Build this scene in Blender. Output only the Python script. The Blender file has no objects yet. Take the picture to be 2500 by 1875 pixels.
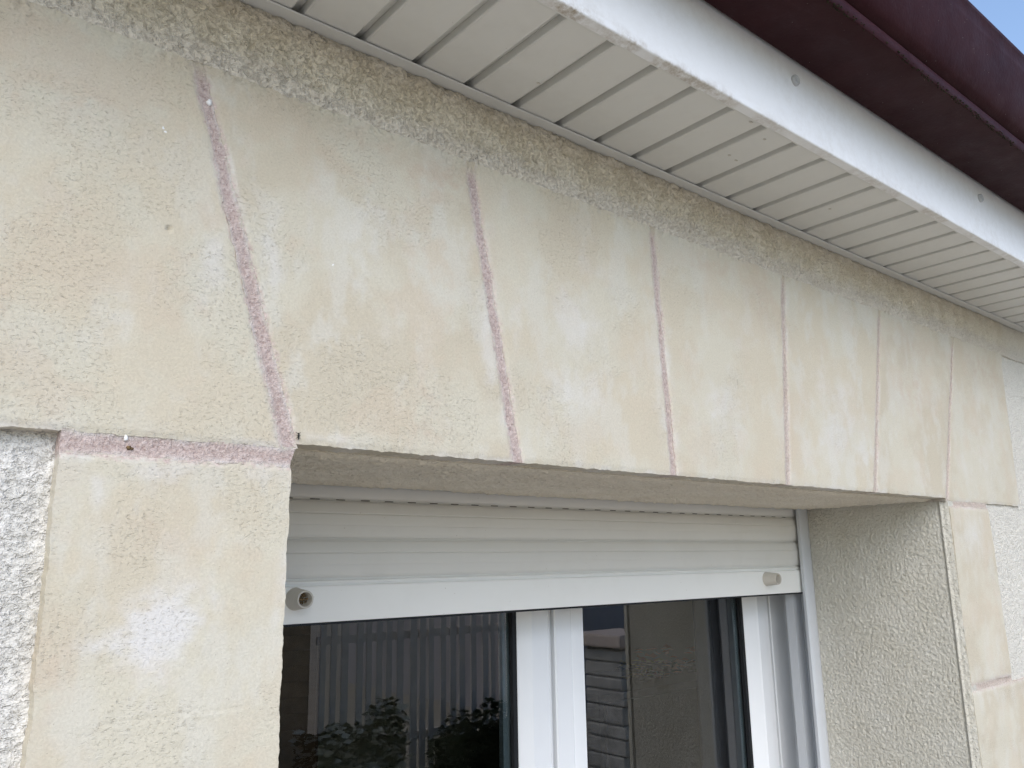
import bpy, bmesh, math, random
import numpy as np
from mathutils import Matrix, Vector

random.seed(7)
SC = bpy.context.scene
COL = SC.collection

# ------------------------------------------------------------------ camera
# world: X along the wall, Y into the wall, Z up; origin = top left corner of the window opening
cam_d = bpy.data.cameras.new('camera')
cam_o = bpy.data.objects.new('camera', cam_d)
COL.objects.link(cam_o)
cam_d.sensor_width = 36.0
cam_d.lens = 2023.6 / 2500 * 36.0
cam_d.clip_start = 0.02
cam_d.clip_end = 2000
RT = ((0.768861, -0.639194, -0.016861), (0.122927, 0.173639, -0.977107), (0.627489, 0.749187, 0.212079))
m = Matrix.Identity(4)
for i in range(3):
    m[i][0] = RT[0][i]
    m[i][1] = -RT[1][i]
    m[i][2] = -RT[2][i]
m.translation = Vector((-0.2956, -0.6253, -0.0983))
cam_o.matrix_world = m
SC.camera = cam_o

# ------------------------------------------------------------------ sky, sun, exposure
SUN_EL, SUN_AZ = math.radians(44), math.radians(214)      # azimuth from +Y (behind the house) towards +X; veiled sun, front left
w = bpy.data.worlds.new('World')
SC.world = w
w.use_nodes = True
wn = w.node_tree
sky = wn.nodes.new('ShaderNodeTexSky')
sky.sky_type = 'NISHITA'
sky.sun_disc = False
sky.sun_elevation = SUN_EL
sky.sun_rotation = SUN_AZ
sky.dust_density = 1.0
sky.ozone_density = 0.6
bg = wn.nodes['Background']
bg.inputs['Strength'].default_value = 0.135
wn.links.new(sky.outputs[0], bg.inputs[0])
sun_d = bpy.data.lights.new('sun', 'SUN')
sun_d.energy = 1.2
sun_d.angle = math.radians(60)
sun_d.color = (1.0, 0.95, 0.885)
sun_o = bpy.data.objects.new('sun', sun_d)
COL.objects.link(sun_o)
sd = Vector((math.sin(SUN_AZ) * math.cos(SUN_EL), math.cos(SUN_AZ) * math.cos(SUN_EL), math.sin(SUN_EL)))
sun_o.rotation_euler = sd.to_track_quat('Z', 'Y').to_euler()
sun_o.location = (0, 0, 12)
vs = SC.view_settings
vs.view_transform = 'Standard'
vs.look = 'None'
vs.gamma = 1.0
vs.exposure = 1.08
SC.render.engine = 'CYCLES'
SC.cycles.use_denoising = True
SC.cycles.denoiser = 'OPENIMAGEDENOISE'
SC.cycles.denoising_input_passes = 'RGB_ALBEDO_NORMAL'
SC.cycles.denoising_prefilter = 'NONE'
SC.cycles.use_adaptive_sampling = True
SC.cycles.adaptive_threshold = 0.025
SC.cycles.max_bounces = 6
SC.cycles.diffuse_bounces = 4
SC.cycles.glossy_bounces = 2
SC.cycles.transparent_max_bounces = 6

ZG = -2.15            # ground level
ZS = 0.3825           # underside of the eaves planks
YF = -0.169           # face of the fascia board


# ------------------------------------------------------------------ noise
def _hash(ix, iy, s):
    n = (ix.astype(np.int64) * 374761393 + iy.astype(np.int64) * 668265263 + s * 974634777) & 0xFFFFFFFF
    n = ((n ^ (n >> 13)) * 1274126177) & 0xFFFFFFFF
    n = ((n ^ (n >> 16)) * 2246822519) & 0xFFFFFFFF
    return (n ^ (n >> 15)) & 0xFFFFFFFF


def perlin(x, y, s=0):
    ix = np.floor(x); iy = np.floor(y)
    fx = x - ix; fy = y - iy
    u = fx * fx * fx * (fx * (fx * 6 - 15) + 10)
    v = fy * fy * fy * (fy * (fy * 6 - 15) + 10)

    def g(dx, dy):
        a = _hash(ix + dx, iy + dy, s) * (2 * math.pi / 4294967296.0)
        return np.cos(a) * (fx - dx) + np.sin(a) * (fy - dy)
    a = g(0, 0); b = g(1, 0); c = g(0, 1); d = g(1, 1)
    return ((a + (b - a) * u) + ((c + (d - c) * u) - (a + (b - a) * u)) * v) * 1.5


def fbm(x, y, s=0, o=3, gain=0.5):
    t = 0; amp = 1.0
    for i in range(o):
        t = t + amp * perlin(x, y, s + i * 17)
        x = x * 2.03 + 11.3; y = y * 2.03 + 5.7; amp *= gain
    return t


def sst(a, b, x):
    t = np.clip((x - a) / (b - a), 0, 1)
    return t * t * (3 - 2 * t)


def gauss(x, z, cx, cz, rx, rz=None):
    rz = rz or rx
    return np.exp(-(((x - cx) / rx) ** 2 + ((z - cz) / rz) ** 2))


# ------------------------------------------------------------------ materials
def rgb(r, g, b):
    f = lambda c: ((c / 255 + 0.055) / 1.055) ** 2.4 if c > 10 else c / 255 / 12.92
    return (f(r), f(g), f(b), 1)


class NT:
    def __init__(self, name):
        self.mat = bpy.data.materials.new(name)
        self.mat.use_nodes = True
        self.t = self.mat.node_tree
        self.b = self.t.nodes['Principled BSDF']
        self.out = self.t.nodes['Material Output']
        self.co = self.t.nodes.new('ShaderNodeTexCoord')
        self.obj = self.co.outputs['Object']

    def n(self, ty, **kw):
        d = self.t.nodes.new('ShaderNode' + ty)
        for k, v in kw.items():
            if k in d.inputs:
                self.set(d.inputs[k], v)
            else:
                setattr(d, k, v)
        return d

    def set(self, inp, v):
        if isinstance(v, bpy.types.NodeSocket):
            self.t.links.new(v, inp)
        else:
            inp.default_value = v

    def mapping(self, scale):
        mp = self.n('Mapping')
        self.set(mp.inputs['Vector'], self.obj)
        mp.inputs['Scale'].default_value = scale
        return mp.outputs[0]

    def noise(self, scale, detail=4, rough=0.55, vec=None, lo=0.3, hi=0.7, a=0.0, b=1.0):
        d = self.n('TexNoise')
        self.set(d.inputs['Vector'], vec or self.obj)
        d.inputs['Scale'].default_value = scale
        d.inputs['Detail'].default_value = detail
        d.inputs['Roughness'].default_value = rough
        r = self.n('MapRange')
        self.set(r.inputs[0], d.outputs[0])
        for i, v in enumerate((lo, hi, a, b)):
            r.inputs[i + 1].default_value = v
        return r.outputs[0]

    def voro(self, scale, lo, hi, a, b, vec=None):
        d = self.n('TexVoronoi')
        self.set(d.inputs['Vector'], vec or self.obj)
        d.inputs['Scale'].default_value = scale
        r = self.n('MapRange')
        self.set(r.inputs[0], d.outputs['Distance'])
        for i, v in enumerate((lo, hi, a, b)):
            r.inputs[i + 1].default_value = v
        return r.outputs[0]

    def mix(self, f, a, b, mode='MIX'):
        d = self.n('Mix')
        d.data_type = 'RGBA'
        d.blend_type = mode
        self.set(d.inputs[0], f)
        self.set(d.inputs[6], a)
        self.set(d.inputs[7], b)
        return d.outputs[2]

    def math(self, op, a, b=0.0):
        d = self.n('Math')
        d.operation = op
        self.set(d.inputs[0], a)
        self.set(d.inputs[1], b)
        return d.outputs[0]

    def attr(self, name):
        d = self.n('Attribute')
        d.attribute_name = name
        s = self.n('SeparateColor')
        self.set(s.inputs[0], d.outputs['Color'])
        return s.outputs[0], s.outputs[1], s.outputs[2], d.outputs['Alpha']

    def bump(self, h, dist, strength=1.0):
        d = self.n('Bump')
        d.inputs['Strength'].default_value = strength
        d.inputs['Distance'].default_value = dist
        self.set(d.inputs['Height'], h)
        self.set(self.b.inputs['Normal'], d.outputs[0])

    def done(self, col, rough=0.8, spec=0.3):
        self.set(self.b.inputs['Base Color'], col)
        self.set(self.b.inputs['Roughness'], rough)
        self.b.inputs['Specular IOR Level'].default_value = spec
        return self.mat


def gray(v):
    return (v, v, v, 1)


M = {}


PINK_A, PINK_B = (0.37, 0.275, 0.25, 1), (0.68, 0.575, 0.54, 1)


def tint(t):
    d = t.n('Attribute')
    d.attribute_name = 'tint'
    return d.outputs['Color']


def mat_stone():
    t = NT('sandstone')
    haze, orange, patch, mort = t.attr('wear')
    c = tint(t)
    fine = t.noise(480, 2, 0.7)
    g = t.noise(330, 2, 0.75)
    c = t.mix(t.math('MULTIPLY', mort, t.noise(240, 2, 0.7, None, 0.38, 0.58, 0, 1)), c, t.mix(g, PINK_A, PINK_B))
    c = t.mix(0.42, c, t.mix(fine, (0.80, 0.79, 0.77, 1), (1.10, 1.10, 1.10, 1)), 'MULTIPLY')
    c = t.mix(t.voro(210, 0.04, 0.11, 0.6, 0.0), c, (0.28, 0.24, 0.19, 1))
    st = t.mapping((1.0, 1.0, 1.6))
    raw = t.noise(290, 3, 0.74, st, 0.54, 0.70, 0, 1)
    pit = t.math('MULTIPLY', raw, t.math('ADD', patch, 0.14))
    c = t.mix(t.math('MULTIPLY', t.math('MULTIPLY', raw, raw), t.math('ADD', t.math('MULTIPLY', patch, 0.42), 0.10)), c, (0.33, 0.295, 0.235, 1))  # shade inside the pits painted into the stone colour
    h = t.math('SUBTRACT', t.math('MULTIPLY', fine, 0.28), pit)
    t.bump(h, 0.0008, 0.55)
    return t.done(c, 0.92, 0.15)


def mat_mortar():
    t = NT('pink_mortar')
    haze, fade, beige, _ = t.attr('wear')
    g = t.noise(380, 3, 0.75)
    c = t.mix(g, PINK_A, PINK_B)
    c = t.mix(t.math('MULTIPLY', haze, 0.8), c, (0.63, 0.585, 0.56, 1))
    c = t.mix(t.math('MULTIPLY', beige, t.noise(240, 2, 0.7, None, 0.40, 0.60, 0, 1)), c, (0.57, 0.53, 0.45, 1))
    c = t.mix(fade, c, (0.56, 0.50, 0.40, 1))
    c = t.mix(t.voro(170, 0.04, 0.10, 0.7, 0.0), c, (0.22, 0.16, 0.14, 1))
    t.bump(g, 0.0014, 0.8)
    return t.done(c, 0.95, 0.1)


def mat_render():
    t = NT('rough_render')
    g = t.noise(330, 2, 0.7)
    c = t.mix(0.5, tint(t), t.mix(g, (0.74, 0.73, 0.71, 1), (1.13, 1.13, 1.13, 1)), 'MULTIPLY')
    c = t.mix(t.voro(130, 0.05, 0.14, 0.5, 0.0), c, (0.28, 0.25, 0.20, 1))
    pit = t.noise(260, 3, 0.65, t.mapping((1, 1, 1.2)), 0.50, 0.70, 0, 1)
    t.bump(t.math('SUBTRACT', t.math('MULTIPLY', g, 0.5), pit), 0.0018, 0.9)
    return t.done(c, 0.95, 0.1)


def mat_reveal(name, ca, cb):
    t = NT(name)
    c = t.mix(t.noise(14, 3, 0.6), ca, cb)
    g = t.noise(300, 3, 0.65)
    c = t.mix(0.4, c, t.mix(g, (0.75, 0.74, 0.72, 1), (1.12, 1.12, 1.12, 1)), 'MULTIPLY')
    c = t.mix(t.voro(120, 0.05, 0.12, 0.5, 0.0), c, (0.28, 0.25, 0.20, 1))
    pit = t.noise(250, 3, 0.6, t.mapping((1, 1.3, 1)), 0.52, 0.70, 0, 1)
    t.bump(t.math('SUBTRACT', t.math('MULTIPLY', g, 0.4), pit), 0.0015, 0.8)
    return t.done(c, 0.9, 0.15)


def mat_pvc(name, col, rough=0.38, dirt=0.25, dcol=(0.36, 0.33, 0.27, 1)):
    t = NT(name)
    f = t.noise(11, 4, 0.7, None, 0.5, 0.85, 0, dirt)
    c = t.mix(f, col, dcol)
    c = t.mix(t.voro(55, 0.02, 0.05, 0.5, 0.0), c, dcol)
    return t.done(c, t.noise(30, 2, 0.6, None, 0.3, 0.7, rough - 0.07, rough + 0.12), 0.45)


def mat_fascia():
    t = NT('white_fascia_pvc')
    sx = t.mapping((1, 1, 1))
    _, dirt, _, _ = t.attr('wear')
    f = t.math('MULTIPLY', t.noise(70, 6, 0.75, sx, 0.42, 0.72, 0, 1), t.noise(6, 3, 0.6, None, 0.35, 0.65, 0.15, 0.8))
    c = t.mix(t.math('MULTIPLY', f, 0.45), (0.80, 0.815, 0.83, 1), (0.50, 0.47, 0.42, 1))
    c = t.mix(t.math('MULTIPLY', dirt, t.noise(120, 5, 0.7, None, 0.35, 0.62, 0, 1)), c, (0.30, 0.24, 0.16, 1))
    return t.done(c, 0.35, 0.5)


def mat_gutter():
    t = NT('maroon_gutter_plastic')
    c = t.mix(t.noise(16, 5, 0.65), (0.025, 0.0062, 0.0085, 1), (0.037, 0.0122, 0.0145, 1))
    c = t.mix(t.noise(40, 6, 0.75, t.mapping((0.5, 1, 1)), 0.54, 0.84, 0, 0.4), c, (0.070, 0.044, 0.050, 1))
    c = t.mix(t.voro(95, 0.015, 0.045, 0.8, 0.0), c, (0.45, 0.42, 0.38, 1))
    t.bump(t.noise(200, 3, 0.6), 0.0005, 0.2)
    return t.done(c, t.noise(25, 4, 0.6, None, 0.3, 0.7, 0.40, 0.55), 0.06)


def mat_simple(name, col, rough=0.7, spec=0.3, var=0.15, scale=20):
    t = NT(name)
    d = tuple(x * (1 - var) for x in col[:3]) + (1,)
    e = tuple(min(1, x * (1 + var)) for x in col[:3]) + (1,)
    return t.done(t.mix(t.noise(scale, 5, 0.6), d, e), rough, spec)


def mat_glass():
    t = NT('window_glass')
    n = t.t.nodes
    n.remove(t.b)
    tr = t.n('BsdfTransparent')
    tr.inputs[0].default_value = (0.80, 0.84, 0.83, 1)
    gl = t.n('BsdfGlossy')
    gl.inputs['Roughness'].default_value = 0.006
    fr = t.n('Fresnel')
    fr.inputs['IOR'].default_value = 1.5
    f2 = t.math('MULTIPLY', fr.outputs[0], 3.0)      # four air-glass faces of the double glazing
    mx = t.n('MixShader')
    t.set(mx.inputs[0], f2)
    t.t.links.new(tr.outputs[0], mx.inputs[1])
    t.t.links.new(gl.outputs[0], mx.inputs[2])
    t.t.links.new(mx.outputs[0], t.out.inputs[0])
    return t.mat


M['stone'] = mat_stone()
M['mortar'] = mat_mortar()
M['render'] = mat_render()
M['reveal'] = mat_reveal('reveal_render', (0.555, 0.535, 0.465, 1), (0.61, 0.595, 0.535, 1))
M['under'] = mat_reveal('lintel_render', (0.75, 0.69, 0.57, 1), (0.81, 0.76, 0.65, 1))
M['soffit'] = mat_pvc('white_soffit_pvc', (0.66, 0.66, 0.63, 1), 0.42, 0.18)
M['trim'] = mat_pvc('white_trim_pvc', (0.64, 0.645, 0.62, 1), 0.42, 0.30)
M['fascia'] = mat_fascia()
M['gutter'] = mat_gutter()
M['slat'] = mat_pvc('grey_white_shutter', (0.715, 0.71, 0.68, 1), 0.40, 0.12)
M['bar'] = mat_pvc('cream_shutter_bar', (0.84, 0.845, 0.82, 1), 0.38, 0.08)
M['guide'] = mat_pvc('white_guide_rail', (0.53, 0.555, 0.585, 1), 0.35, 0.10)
M['frame'] = mat_simple('white_window_pvc', (0.80, 0.82, 0.84, 1), 0.25, 0.45, 0.02, 8)
M['stop'] = mat_pvc('beige_stop_plastic', (0.55, 0.52, 0.46, 1), 0.45, 0.35)
M['gasket'] = mat_simple('black_gasket', (0.012, 0.013, 0.015, 1), 0.5)
M['void'] = mat_simple('dark_slot', (0.02, 0.019, 0.017, 1), 0.9)
M['slot'] = mat_simple('brown_slot', (0.085, 0.075, 0.062, 1), 0.9)
M['glass'] = mat_glass()
M['core'] = mat_simple('blockwork', (0.30, 0.29, 0.27, 1), 0.9)
M['moss'] = mat_simple('dark_moss', (0.022, 0.022, 0.012, 1), 0.95, 0.1, 0.5, 300)
M['grit'] = mat_simple('nest_dirt', (0.16, 0.11, 0.06, 1), 0.95, 0.1, 0.6, 500)
M['paint'] = mat_simple('white_paint_fleck', (0.80, 0.80, 0.80, 1), 0.7)
M['insect'] = mat_simple('black_insect', (0.012, 0.011, 0.010, 1), 0.35)
M['screw'] = mat_pvc('white_screw_cap', (0.42, 0.43, 0.44, 1), 0.45, 0.5)


# ------------------------------------------------------------------ object helpers
def link(name, me, mat, parent=None):
    o = bpy.data.objects.new(name, me)
    COL.objects.link(o)
    if mat is not None and not me.materials:
        me.materials.append(mat)
    if parent is not None:
        o.parent = parent
    return o


def tag(o, label, cat, group=None):
    o['label'] = label
    o['category'] = cat
    if group:
        o['group'] = group
    return o


def thing(name, label, cat, group=None):
    o = bpy.data.objects.new(name, None)
    o.empty_display_size = 0.05
    COL.objects.link(o)
    return tag(o, label, cat, group)


def np_mesh(name, V, Q, wear=None, smooth=True, tint=None):
    me = bpy.data.meshes.new(name)
    me.vertices.add(len(V))
    me.vertices.foreach_set('co', np.ascontiguousarray(V, np.float32).ravel())
    me.loops.add(len(Q) * 4)
    me.loops.foreach_set('vertex_index', np.ascontiguousarray(Q, np.int32).ravel())
    me.polygons.add(len(Q))
    me.polygons.foreach_set('loop_start', np.arange(0, len(Q) * 4, 4, dtype=np.int32))
    me.polygons.foreach_set('loop_total', np.full(len(Q), 4, np.int32))
    if smooth:
        me.polygons.foreach_set('use_smooth', np.ones(len(Q), bool))
    me.update(calc_edges=True)
    if wear is not None:
        a = me.color_attributes.new('wear', 'FLOAT_COLOR', 'POINT')
        w4 = np.ones((len(V), 4), np.float32)
        w4[:, :wear.shape[1]] = wear
        a.data.foreach_set('color', w4.ravel())
    if tint is not None:
        a = me.color_attributes.new('tint', 'FLOAT_COLOR', 'POINT')
        w4 = np.ones((len(V), 4), np.float32)
        w4[:, :3] = tint
        a.data.foreach_set('color', w4.ravel())
    return me


def grid_faces(n, k, flip=False):
    i = np.arange(n * k).reshape(n, k)
    q = np.stack([i[:-1, :-1], i[1:, :-1], i[1:, 1:], i[:-1, 1:]], -1).reshape(-1, 4)
    return q[:, ::-1] if flip else q


def sheet(name, P, wear, mat, parent, skirt=None, flip=False, tint=None):
    """P: (n,k,3) grid of points; skirt: vector added to the border to close the sides"""
    n, k, _ = P.shape
    V = P.reshape(-1, 3)
    Q = grid_faces(n, k, flip)
    W = wear.reshape(-1, wear.shape[-1]) if wear is not None else None
    T3 = tint.reshape(-1, 3) if tint is not None else None
    if skirt is not None:
        i = np.arange(n * k).reshape(n, k)
        ring = np.concatenate([i[:, 0], i[-1, 1:], i[-2::-1, -1], i[0, -2:0:-1]])
        B = V[ring] + np.array(skirt)
        r2 = np.arange(len(ring)) + len(V)
        a, b = ring, np.roll(ring, -1)
        c, d = np.roll(r2, -1), r2
        # doubled border vertices keep the arris crisp
        T = V[ring]
        r1 = np.arange(len(ring)) + len(V) + len(ring)
        V = np.concatenate([V, B, T])
        s = np.stack([r1, d, c, np.roll(r1, -1)], -1)
        if not flip:
            s = s[:, ::-1]
        Q = np.concatenate([Q, s[:, ::-1]])
        if W is not None:
            W = np.concatenate([W, W[ring], W[ring]])
        if T3 is not None:
            T3 = np.concatenate([T3, T3[ring], T3[ring]])
    return link(name, np_mesh(name, V, Q, W, True, T3), mat, parent)


def bm_obj(name, bm, mat, parent=None, smooth=False):
    bmesh.ops.recalc_face_normals(bm, faces=bm.faces)
    me = bpy.data.meshes.new(name)
    bm.to_mesh(me)
    bm.free()
    if smooth:
        for p in me.polygons:
            p.use_smooth = True
    return link(name, me, mat, parent)


def add_box(bm, x0, x1, y0, y1, z0, z1, bev=0.0):
    r = bmesh.ops.create_cube(bm, size=1.0)
    vs_ = r['verts']
    for v in vs_:
        v.co = Vector(((x0 + x1) / 2 + v.co.x * (x1 - x0), (y0 + y1) / 2 + v.co.y * (y1 - y0), (z0 + z1) / 2 + v.co.z * (z1 - z0)))
    if bev:
        es = list({e for v in vs_ for e in v.link_edges})
        bmesh.ops.bevel(bm, geom=es, offset=bev, segments=2, affect='EDGES', profile=0.5)


def box(name, b, mat, parent=None, bev=0.0):
    bm = bmesh.new()
    add_box(bm, *b, bev=bev)
    return bm_obj(name, bm, mat, parent)


def extrude(name, prof, axis, a0, a1, mat, parent=None, closed=True, smooth=False, segs=1, wear=None):
    """prof: list of 2D points in the two other axes (kept in x,y,z order), extruded along axis from a0 to a1"""
    bm = bmesh.new()
    rings = []
    for s in range(segs + 1):
        a = a0 + (a1 - a0) * s / segs
        ring = []
        for p in prof:
            q = list(p)
            q.insert(axis, a)
            ring.append(bm.verts.new(q))
        rings.append(ring)
    n = len(prof)
    for s in range(segs):
        for i in range(n if closed else n - 1):
            j = (i + 1) % n
            bm.faces.new((rings[s][i], rings[s][j], rings[s + 1][j], rings[s + 1][i]))
    if closed:
        bm.faces.new(rings[0])
        bm.faces.new(rings[-1][::-1])
    o = bm_obj(name, bm, mat, parent, False)
    if smooth:
        md = o.modifiers.new('weighted', 'EDGE_SPLIT')
        md.split_angle = math.radians(32)
        for p in o.data.polygons:
            p.use_smooth = True
    return o


# ------------------------------------------------------------------ the wall
def warp(x, z):
    wx = 0.0008 * perlin(x * 28, z * 28, 3) + 0.0007 * perlin(x * 95, z * 95, 4) + 0.0005 * perlin(x * 260, z * 260, 14)
    wz = 0.0009 * perlin(x * 28, z * 28, 5) + 0.0008 * perlin(x * 95, z * 95, 6) + 0.0006 * perlin(x * 260, z * 260, 16)
    return x + wx, z + wz


def top_mix(x, z):
    """0 on smooth stone, 1 in the rough render band above the lintel"""
    e = 0.300 + 0.006 * fbm(x * 14, z * 14, 31, 3) + 0.004 * perlin(x * 60, z * 60, 33)
    return sst(-0.018, 0.020, z - e)


def rough_h(x, z):
    h = 0.0007 * fbm(x * 140, z * 140, 41, 3, 0.65)
    p = perlin(x * 205 + 1.5 * perlin(x * 80, z * 80, 44), z * 165, 47)
    q = perlin(x * 130, z * 110, 49)
    h = h - 0.0020 * sst(0.22, 0.60, p) - 0.0016 * sst(0.30, 0.62, q) + 0.0009 * sst(0.1, 0.6, -p)
    return h


def white_h(x, z):
    p = perlin(x * 120 + 0.8 * perlin(x * 60, z * 60, 54), z * 190, 57)
    q = perlin(x * 75, z * 110, 59)
    return 0.0005 * fbm(x * 110, z * 150, 51, 3, 0.6) - 0.0009 * sst(0.2, 0.6, p) - 0.0012 * sst(0.34, 0.62, q)


CRACK = [(-0.135, -0.1985), (-0.110, -0.1975), (-0.092, -0.1985), (-0.072, -0.1972), (-0.045, -0.1990), (-0.030, -0.1975)]
PITS = [(-0.113, 0.158, 0.0017, 0.004), (-0.159, 0.221, 0.0013, 0.002)]


def seg_dist(x, z, pts):
    d = np.full(x.shape, 9.0)
    for (a, b), (c, e) in zip(pts[:-1], pts[1:]):
        vx, vz = c - a, e - b
        t = np.clip(((x - a) * vx + (z - b) * vz) / (vx * vx + vz * vz), 0, 1)
        d = np.minimum(d, np.hypot(x - a - t * vx, z - b - t * vz))
    return d


def patch_of(x, z):
    """where the stone skin is scraped and pitted"""
    return sst(-0.15, 0.40, fbm(x * 11, z * 11, 25, 3) + 0.5 * gauss(x, z, -0.2, 0.08, 0.13, 0.1) + 0.35 * gauss(x, z, 0.08, 0.02, 0.12, 0.03)
               + 0.3 * gauss(x, z, -0.2, 0.0, 0.1, 0.3) - 0.45 * gauss(x, z, 1.0, 0.1, 0.5, 0.3))


def stone_h(x, z, near=True):
    """outward relief of the stone faces (metres, positive = towards the viewer)"""
    h = 0.0010 * fbm(x * 7, z * 7, 21, 2) + 0.00016 * fbm(x * 34, z * 34, 23, 2)
    a = perlin(x * 90 + 2.0 * perlin(x * 35, z * 35, 27), z * 150, 28)
    h = h - patch_of(x, z) * (0.00022 * sst(0.12, 0.6, a) - 0.00012 * sst(0.1, 0.6, -a))
    if near:
        h = h - 0.0006 * np.exp(-(seg_dist(x, z + 0.0012 * perlin(x * 190, z * 0, 36), CRACK) / 0.0007) ** 2)
        h = h + 0.00012 * np.exp(-(seg_dist(x, z + 0.0016, CRACK) / 0.0016) ** 2)
        for px, pz, r, dp in PITS:
            h = h - dp * gauss(x, z, px, pz, r)
    return h


HAZE = [(-0.099, -0.138, 0.026, 0.026, 1.0), (-0.080, -0.125, 0.022, 0.016, 0.9), (-0.125, -0.145, 0.028, 0.012, 0.55), (-0.10, -0.17, 0.016, 0.025, 0.4),
        (-0.148, -0.045, 0.006, 0.013, 0.8), (-0.098, -0.027, 0.030, 0.008, 0.8), (-0.036, -0.024, 0.030, 0.008, 0.7), (-0.008, -0.10, 0.010, 0.07, 0.45),
        (-0.078, 0.150, 0.012, 0.055, 0.75), (-0.030, 0.160, 0.011, 0.050, 0.8), (-0.035, 0.205, 0.014, 0.018, 0.6), (-0.104, 0.105, 0.035, 0.025, 0.5),
        (-0.150, 0.090, 0.025, 0.03, 0.4), (0.200, 0.124, 0.012, 0.06, 0.9), (0.222, 0.05, 0.013, 0.05, 0.85), (0.235, 0.14, 0.012, 0.05, 0.5),
        (0.323, 0.155, 0.035, 0.05, 0.85), (0.33, 0.085, 0.06, 0.04, 0.55), (0.35, 0.225, 0.03, 0.025, 0.5), (0.462, 0.13, 0.02, 0.09, 0.7), (0.47, 0.03, 0.02, 0.05, 0.7),
        (0.573, 0.085, 0.07, 0.05, 0.55), (0.63, 0.20, 0.06, 0.05, 0.35), (0.86, 0.11, 0.07, 0.08, 0.75), (0.80, 0.05, 0.05, 0.04, 0.55), (0.93, 0.07, 0.03, 0.08, 0.6),
        (1.10, 0.05, 0.06, 0.05, 0.4), (1.40, 0.12, 0.09, 0.09, 0.5), (1.30, 0.06, 0.06, 0.05, 0.45), (0.06, 0.19, 0.04, 0.06, 0.35), (0.09, 0.12, 0.04, 0.05, 0.3),
        (1.30, -0.06, 0.08, 0.05, 0.5), (0.03, 0.006, 0.04, 0.006, 0.6), (-0.21, 0.06, 0.05, 0.03, 0.3), (1.24, 0.15, 0.02, 0.1, 0.4)]
ORANGE = [(-0.211, 0.082, 0.012, 0.008, 0.6), (-0.107, -0.072, 0.03, 0.018, 0.35), (0.135, 0.276, 0.05, 0.02, 1.0), (0.06, 0.288, 0.05, 0.012, 0.6), (0.578, 0.284, 0.07, 0.02, 0.6),
          (0.69, 0.262, 0.04, 0.05, 0.7), (0.13, 0.055, 0.012, 0.014, 0.6), (0.129, 0.022, 0.02, 0.016, 0.65), (1.13, 0.184, 0.07, 0.06, 0.7), (1.143, 0.262, 0.09, 0.03, 0.6),
          (1.44, 0.262, 0.09, 0.04, 0.8), (-0.164, -0.159, 0.014, 0.03, 0.6), (0.193, 0.21, 0.018, 0.05, 0.6), (-0.18, 0.24, 0.05, 0.04, 0.4), (0.50, 0.07, 0.03, 0.04, 0.25),
          (1.33, -0.17, 0.04, 0.10, 0.35), (-0.22, 0.28, 0.05, 0.03, 0.4), (0.005, 0.25, 0.02, 0.05, 0.35), (1.03, 0.26, 0.03, 0.04, 0.3), (0.73, 0.06, 0.03, 0.07, 0.3)]

wall = thing('house_wall', 'cream rendered house wall with smooth stone blocks framing the window', 'wall')


def res_at(x):
    return 0.0016 if x < 0.35 else (0.0021 if x < 0.8 else 0.0030)


def lerp(a, b, f):
    return a + (np.array(b) - a) * f[..., None]


def stone_tint(x, z, og, hz, seed):
    r = random.Random(seed)
    hz = np.clip(hz, 0, 1)
    n1 = fbm(x * 8, z * 8, 201, 5, 0.6)
    n2 = fbm(x * 19, z * 8.5, 203, 5, 0.65)
    n3 = fbm(x * 13, z * 13, 207, 5, 0.62)
    n4 = fbm(x * 70, z * 70, 211, 3, 0.65)
    A = np.array((0.548, 0.496, 0.395)) * r.uniform(0.955, 1.02)
    c = np.broadcast_to(A, x.shape + (3,))
    c = lerp(c, (0.565, 0.530, 0.437), sst(-0.35, 0.35, n1))
    c = lerp(c, (0.595, 0.577, 0.52), r.uniform(0.3, 0.6) * sst(-0.1, 0.65, n2 + 0.2 * n4))
    c = lerp(c, (0.553, 0.473, 0.372), r.uniform(0.2, 0.5) * sst(0.05, 0.70, n3 + 0.2 * n4))
    c = lerp(c, (0.525, 0.437, 0.345), 0.7 * np.clip(og * (0.75 + 0.9 * n4), 0, 1))
    pier = gauss(x, z, -0.1, -0.14, 0.06, 0.05)
    c = lerp(c, (0.645, 0.63, 0.615), (0.46 + 0.45 * pier) * sst(0.08, 0.95 - 0.25 * pier, hz + 0.30 * hz ** 0.5 * n4))
    return c


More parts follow.
